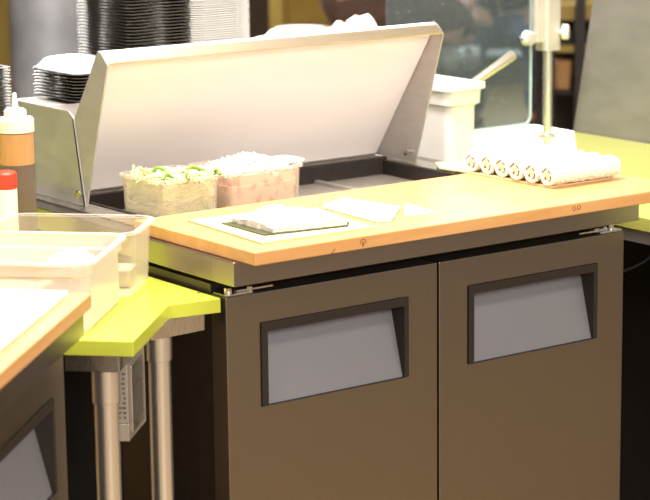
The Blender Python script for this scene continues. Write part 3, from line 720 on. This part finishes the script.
# white cloths on the ledge behind the lid
def cloth(name,cx,cy,z0,w_,d_,h_,seed,label,peaks):
    bm=B(); nx,ny=34,22; V_=[]
    for i in range(nx+1):
        row=[]
        for j in range(ny+1):
            a=(i/nx-.5)*2; b_=(j/ny-.5)*2
            e=max(0,1-abs(a)**4)*max(0,1-abs(b_)**4)
            z_=h_*(e**.6)*(.45+.25*nz(a,b_,2.2,seed)); 
            for (pa,pb,ph,ps) in peaks: z_+=ph*math.exp(-((a-pa)**2+(b_-pb)**2)/ps)
            row.append(bm.verts.new((cx+a*w_/2,cy+b_*d_/2,z0+max(z_,.0015))))
        V_.append(row)
    for i in range(nx):
        for j in range(ny): bm.faces.new((V_[i][j],V_[i+1][j],V_[i+1][j+1],V_[i][j+1]))
    lo=[]; bd_=[V_[i][0] for i in range(nx+1)]+[V_[nx][j] for j in range(1,ny+1)]+[V_[i][ny] for i in range(nx-1,-1,-1)]+[V_[0][j] for j in range(ny-1,0,-1)]
    lo=[bm.verts.new((v.co.x,v.co.y,z0)) for v in bd_]
    for i in range(len(bd_)): bm.faces.new((bd_[i],bd_[(i+1)%len(bd_)],lo[(i+1)%len(bd_)],lo[i]))
    bm.faces.new(lo)
    o=obj(name,bm,'paper',None,smooth=True); tag(o,label,'cloth','white cloths behind the lid'); return o
cloth('folded_cloth',.805,.965,1.0455,.19,.13,.115,2,'low folded white cloth behind the lid beside the white trays',[(-.35,0,.02,.1)])
ld=box(B(),.925,1.13,.90,1.06,1.030,1.045)
o=obj('ledge_shelf',ld,'steel_dull'); tag(o,'short steel shelf behind the right end of the raised lid','shelf')
for x_ in (.94,1.115): obj('shelf_leg',box(B(),x_-.01,x_+.01,.97,.99,0 if x_<1 else .8,1.030),'steel_dull',o)
cloth('bundled_cloth',1.02,.975,1.0455,.15,.12,.155,5,'bundled white cloth with a small knob, above the right end of the raised lid',[(-.05,0,.02,.02),(.3,0,.01,.1)])

# ------------------------------------------------------------------ background
# rack at the right, turned towards the room
RZ=-.6335; RL=Vector((3.66,3.15,0))
def zpx(py): 
    return at(570,py,'y',3.15).z
t=thing('storage_rack','blurred ochre and black storage rack beyond the steel post','rack',RL,RZ)
bm=B()
for z0,z1 in ((zpx(20),zpx(5)),(zpx(52),zpx(45))): box(bm,-.06,1.1,0,.40,z0,z1)
obj('shelf_board',bm,'yellow',t)
bm=B(); box(bm,-.06,1.1,.01,.40,zpx(44),zpx(31)); box(bm,-.06,1.1,.01,.40,zpx(95),zpx(90)); box(bm,-.06,1.1,.01,.40,.05,.09)
obj('black_shelf',bm,'black',t)
for x_ in (-.07,.045,1.08): obj('upright',box(B(),x_-.018,x_+.018,-.035,-.001,0,1.0),'gasket',t)
obj('rack_back',box(B(),-.08,1.1,.401,.42,0,1.0),'wall',t)
def rk(name,x0,x1,z0,z1,m_,lab,cat,grp=None):
    bm=B(); loft(bm,[rrect(x1-x0-.01,.14,.012,z0,3,0,0),rrect(x1-x0,.15,.012,z1,3,0,0)])
    o=obj(name,bm,m_,None,bev=.002); p_=RL+Matrix.Rotation(RZ,3,'Z')@Vector(((x0+x1)/2,.10,0)); o.location=p_; o.rotation_euler=(0,0,RZ); tag(o,lab,cat,grp)
rk('carton',.07,.17,zpx(71.5),zpx(54),'brown','brown carton on the rack, upper of the two by the dark upright','carton','cartons on the rack')
rk('carton',.07,.16,zpx(89.8),zpx(72),'pink','pinkish carton on the middle black shelf of the rack','carton','cartons on the rack')
rk('carton',-.045,.022,zpx(89.8),zpx(62),'brown','narrow brown carton on the rack left of the dark upright','carton','cartons on the rack')
rk('plastic_bin',.06,.15,zpx(113),zpx(96),'blue','pale blue plastic bin low on the rack','bin')
rk('red_box',.07,.20,.0905,zpx(114),'red','red box at the bottom of the rack','box')
# ochre cabinet behind the lid
x0,x1=at(283,20,'y',5.6).x,at(336,20,'y',5.6).x
t=thing('ochre_cabinet','blurred ochre cabinet far behind the middle of the raised lid','cabinet'); 
obj('cabinet_body',box(B(),x0,x1,5.6,5.72,.06,.95),'yellow',t,bev=.01); obj('plinth',box(B(),x0+.02,x1-.02,5.61,5.71,0,.06),'black',t)
obj('cabinet_door',box(B(),x0+.02,x1-.02,5.585,5.6,.55,.93),'yellow',t)
# left blurred things
x0,x1=at(-30,30,'y',4.2).x,at(24,30,'y',4.2).x
t=thing('ochre_locker','blurred ochre locker in the top left corner of the background','locker')
obj('locker_body',box(B(),x0,x1,4.2,4.6,.05,1.3),'yellow',t,bev=.01); obj('locker_plinth',box(B(),x0+.02,x1-.02,4.22,4.58,0,.05),'black',t)
c=at(48,30,'y',3.8); t=thing('steel_urn','blurred tall grey cylindrical drum in the left background','drum',(c.x,3.8,0))
obj('drum_body',ring_lathe(B(),[(.13,0),(.135,.02),(.135,.5),(.14,.51),(.135,.52),(.13,1.2),(.10,1.24)]),'greypl',t,smooth=True)
c0=at(64,30,'y',4.4).x; c1_=at(130,30,'y',4.4).x
t=thing('pink_partition','blurred dusty pink partition behind the tall black tray stack','partition'); obj('partition_panel',box(B(),c0,c1_,4.4,4.46,.03,1.4),'pink',t); obj('foot_rail',box(B(),c0,c1_,4.38,4.48,0,.03),'black',t)
# white-topped low table behind lid (bright patches)
c=at(303,35,'y',3.9)
t=thing('round_table','blurred small pale table with a white top beyond the lid','table',(c.x,3.9,0))
obj('table_top',ring_lathe(B(),[(.10,c.z-.0),(.11,c.z+.01),(.11,c.z+.025)]),'white',t); obj('table_leg',ring_lathe(B(),[(.12,0),(.12,.02),(.02,.04),(.02,c.z)]),'black',t)

# people ------------------------------------------------------------
def skin(name,verts,edges,radii,m,parent=None,sub=2,root=0):
    me=bpy.data.meshes.new(name); me.from_pydata(verts,edges,[]); o=bpy.data.objects.new(name,me); C.objects.link(o)
    me.materials.append(M[m]); sk=o.modifiers.new('skin','SKIN'); sk.use_smooth_shade=True
    for i,rr in enumerate(radii): me.skin_vertices[0].data[i].radius=(rr,rr) if not isinstance(rr,tuple) else rr
    for i in range(len(verts)): me.skin_vertices[0].data[i].use_root=(i==root)
    s=o.modifiers.new('sub','SUBSURF'); s.levels=sub; s.render_levels=sub
    if parent: o.parent=parent
    return o
def hand(parent,wrist,d,m='skin',flip=1):
    d=Vector(d).normalized(); side=d.cross(Vector((0,0,1))).normalized()
    if side.length<.1: side=Vector((1,0,0))
    up_=side.cross(d)
    vs=[Vector(wrist),Vector(wrist)+d*.05]; ed=[(0,1)]; ra=[.022,(.030)]
    for k,(o_,l) in enumerate(((-.03,.062),(-.01,.072),(.01,.068),(.03,.055))):
        b0=len(vs); vs+=[vs[1]+side*o_+d*.025,vs[1]+side*o_*1.1+d*(.025+l*.55)-up_*.008,vs[1]+side*o_*1.1+d*(.025+l)-up_*.028]; ed+=[(1,b0),(b0,b0+1),(b0+1,b0+2)]; ra+=[.0095,.0085,.0075]
    b0=len(vs); vs+=[vs[0]+side*flip*.035+d*.03,vs[0]+side*flip*.055+d*.065]; ed+=[(0,b0),(b0,b0+1)]; ra+=[.012,.009]
    skin('hand',[tuple(v) for v in vs],ed,ra,m,parent,1)
def head(parent,c,fwd,m='skin'):
    rz=math.atan2(fwd[1],fwd[0])
    bm=B(); bmesh.ops.create_uvsphere(bm,u_segments=24,v_segments=18,radius=1)
    for v in bm.verts:
        x_,y_,z_=v.co; w_=.078*(1-.18*max(0,-z_)); v.co=Vector((x_*.095+(.006 if z_<0 else 0),y_*w_,z_*.115))
        if v.co.x>.07 and abs(v.co.y)<.02 and -.04<v.co.z<.02: v.co.x+=.016
    h=obj('head',bm,m,parent,smooth=True,loc=c,rot=(0,0,rz))
    bm=B(); bmesh.ops.create_uvsphere(bm,u_segments=20,v_segments=14,radius=1)
    for v in bm.verts: v.co=Vector((v.co.x*.102-.014,v.co.y*.088,v.co.z*.11+.026))
    bmesh.ops.delete(bm,geom=[v for v in bm.verts if v.co.x>.045 and v.co.z<.07],context='VERTS')
    obj('hair',bm,'hair',parent,smooth=True,loc=c,rot=(0,0,rz))
    for s_ in (-1,1):
        bm=B(); bmesh.ops.create_uvsphere(bm,u_segments=8,v_segments=6,radius=.009); obj('eye',bm,'black',parent,loc=Vector(c)+Matrix.Rotation(rz,3,'Z')@Vector((.084,s_*.03,.008)))
        bm=B(); bmesh.ops.create_uvsphere(bm,u_segments=8,v_segments=6,radius=.02); obj('ear',bm,m,parent,loc=Vector(c)+Matrix.Rotation(rz,3,'Z')@Vector((0,s_*.078,0)))
    bm=B(); box(bm,-.006,.006,-.022,.022,-.005,.005); obj('mouth',bm,'red',parent,loc=Vector(c)+Matrix.Rotation(rz,3,'Z')@Vector((.083,0,-.055)),rot=(0,0,rz))
def person(label,pel,hips,knees,ankles,toes,chest,shl,elb,wri,headc,fwd,trou,shirt,shoe):
    t=thing('person',label,'person')
    P_=Vector(pel); neck=Vector(chest)+Vector((0,0,.20)); hc=Vector(headc)
    vs=[P_,P_.lerp(Vector(chest),.5),Vector(chest),neck,hc-Vector((0,0,.06))]; ed=[(0,1),(1,2),(2,3),(3,4)]; ra=[(.15,.11),(.135,.10),(.15,.11),.06,.055]
    for s_ in (0,1):
        b=len(vs); vs+=[Vector(hips[s_]),Vector(knees[s_]),Vector(ankles[s_])]; ed+=[(0,b),(b,b+1),(b+1,b+2)]; ra+=[.095,.062,.042]
        b=len(vs); vs+=[Vector(shl[s_]),Vector(elb[s_]),Vector(wri[s_])]; ed+=[(2,b),(b,b+1),(b+1,b+2)]; ra+=[.058,.043,.028]
    o=skin('body',[tuple(v) for v in vs],ed,ra,'skin',t)
    # trousers and shirt hug the body
    vs=[P_,P_+Vector((0,0,.07))]; ed=[(0,1)]; ra=[(.165,.125),(.15,.115)]
    for s_ in (0,1):
        b=len(vs); vs+=[Vector(hips[s_]),Vector(hips[s_]).lerp(Vector(knees[s_]),.5),Vector(knees[s_]),Vector(ankles[s_])+Vector((0,0,.03))]; ed+=[(0,b),(b,b+1),(b+1,b+2),(b+2,b+3)]; ra+=[.108,.095,.078,.062]
    skin('trousers',[tuple(v) for v in vs],ed,ra,trou,t)
    vs=[P_+Vector((0,0,.06)),P_.lerp(Vector(chest),.5),Vector(chest),Vector(chest)+Vector((0,0,.12))]; ed=[(0,1),(1,2),(2,3)]; ra=[(.17,.13),(.155,.12),(.17,.13),.09]
    for s_ in (0,1):
        b=len(vs); vs+=[Vector(shl[s_]),Vector(elb[s_])]; ed+=[(2,b),(b,b+1)]; ra+=[.072,.058]
    skin('shirt',[tuple(v) for v in vs],ed,ra,shirt,t)
    for s_ in (0,1):
        a_=Vector(ankles[s_]); to=Vector(toes[s_]); 
        skin('shoe',[tuple(a_+Vector((0,0,-.01))),tuple(a_+(a_-to)*.25+Vector((0,0,-.045))),tuple(a_.lerp(to,.5)+Vector((0,0,-.03))),tuple(to)],[(0,1),(0,2),(2,3)],[.048,.042,.046,.036],shoe,t)
        w_=Vector(wri[s_]); hand(t,w_,w_-Vector(elb[s_]),flip=1 if s_ else -1)
    head(t,hc,fwd)
    return t
rt=Vector((.8046,-.5938,0)); dp_=Vector((.59,.80,0))
# seated person on a stool, knees to the right
kn=at(455,14,'y',4.1); ft=at(447,50,'y',4.1)
z_k=kn.z+.02; hip=kn-rt*.43+Vector((0,0,.02)); 
side_=dp_*.10
pa=person('blurred seated person in brown trousers and white shoes seen through the guard glass',hip,[hip-side_,hip+side_],[kn-side_,kn+side_*1.2],[ft+Vector((0,0,.03))-side_,ft+rt*.1+side_],[ft-dp_*.14-side_+Vector((0,0,-.04)),ft-dp_*.13+rt*.1+side_+Vector((0,0,-.04))],
  hip+Vector((0,0,.42)),[hip+Vector((0,0,.47))-dp_*.19,hip+Vector((0,0,.47))+dp_*.19],[hip+rt*.12+Vector((0,0,.22))-dp_*.22,hip+rt*.12+Vector((0,0,.22))+dp_*.22],[hip+rt*.33+Vector((0,0,.16))-dp_*.14,hip+rt*.33+Vector((0,0,.16))+dp_*.12],hip+Vector((0,0,.75))+rt*.02,rt,'brown_cloth','dark_cloth','shoe')
t=thing('bar_stool','blurred dark bar stool under the seated person','stool',(hip.x,hip.y,0))
sz=hip.z-.125
obj('seat',ring_lathe(B(),[(.16,sz-.05),(.175,sz-.03),(.17,sz)]),'black',t)
for k in range(4):
    a=PI/4+PI/2*k; obj('leg',tube(B(),[(.10*math.cos(a),.10*math.sin(a),sz-.05),(.19*math.cos(a),.19*math.sin(a),0)],.012,10),'black',t)
bm=B(); tube(bm,[(.165*math.cos(2*PI*k/24),.165*math.sin(2*PI*k/24),.17) for k in range(25)],.008,8); obj('foot_ring',bm,'black',t)
# second seated person, in jeans, on a low bench
kn=at(505,50,'y',4.9); hip=kn+dp_*.38+rt*.02+Vector((0,0,.02)); hip.z=max(hip.z,.50); kn.z=hip.z-.02
side_=rt*.12
pe=person('blurred seated person in blue jeans seen through the guard glass',hip,[hip-side_*.8,hip+side_*.8],[kn-side_*1.3,kn+side_*1.2],[Vector((kn.x,kn.y,.09))-side_*1.2+dp_*.05,Vector((kn.x,kn.y,.09))+side_*1.3],[Vector((kn.x,kn.y,.04))-side_*1.3-dp_*.12,Vector((kn.x,kn.y,.04))+side_*1.5-dp_*.15],
  hip+Vector((0,0,.38)),[hip+Vector((0,0,.44))-rt*.19,hip+Vector((0,0,.44))+rt*.19],[hip+Vector((0,0,.20))-rt*.26-dp_*.05,hip+Vector((0,0,.20))+rt*.26-dp_*.05],[hip+Vector((0,0,.12))-rt*.16-dp_*.26,hip+Vector((0,0,.12))+rt*.16-dp_*.26],hip+Vector((0,0,.70)),-dp_,'denim','dark_cloth','dark_cloth')
t=thing('bench','blurred low dark bench under the person in jeans','bench',(hip.x,hip.y,0),math.atan2(rt.y,rt.x))
obj('seat',box(B(),-.35,.35,-.13,.2,hip.z-.17,hip.z-.125),'black',t)
for x_ in (-.3,.3): obj('leg',box(B(),x_-.02,x_+.02,-.1,.18,0,hip.z-.17),'black',t)

# ------------------------------------------------------------------ lights
def area(name,loc,size,energy,col,rot=(0,0,0),sy=None):
    l=bpy.data.lights.new(name,'AREA'); l.energy=energy; l.color=col; l.size=size
    if sy: l.shape='RECTANGLE'; l.size_y=sy
    o=bpy.data.objects.new(name,l); C.objects.link(o); o.location=loc; o.rotation_euler=rot; return o
area('overhead_area_light',(.2,.4,3.2),1.4,165,(1,.945,.88),sy=1.0)
area('overhead_area_light',(-2.2,-.6,3.2),1.2,70,(1,.90,.78),sy=.8)
area('overhead_area_light',(-.8,-5.2,3.0),2.2,200,(1,.945,.88),rot=(math.radians(35),0,0),sy=1.4)  # unseen fill added far in front to brighten the inside of the lid
area('overhead_area_light',(1.2,-2.0,3.2),1.0,60,(1,.90,.74),sy=.6)  # unseen warm fill added to gild the floor that the doors reflect
area('overhead_area_light',(3.6,3.6,3.2),1.6,25,(1,.90,.78),sy=1.0)
wd=bpy.data.worlds.new('world'); S.world=wd; wd.use_nodes=True
bg=wd.node_tree.nodes['Background']; bg.inputs[0].default_value=(1,.945,.90,1); bg.inputs[1].default_value=.45
S.view_settings.view_transform='Standard'; S.view_settings.look='None'; S.view_settings.gamma=1; S.view_settings.exposure=.14
S.view_settings.use_curve_mapping=False
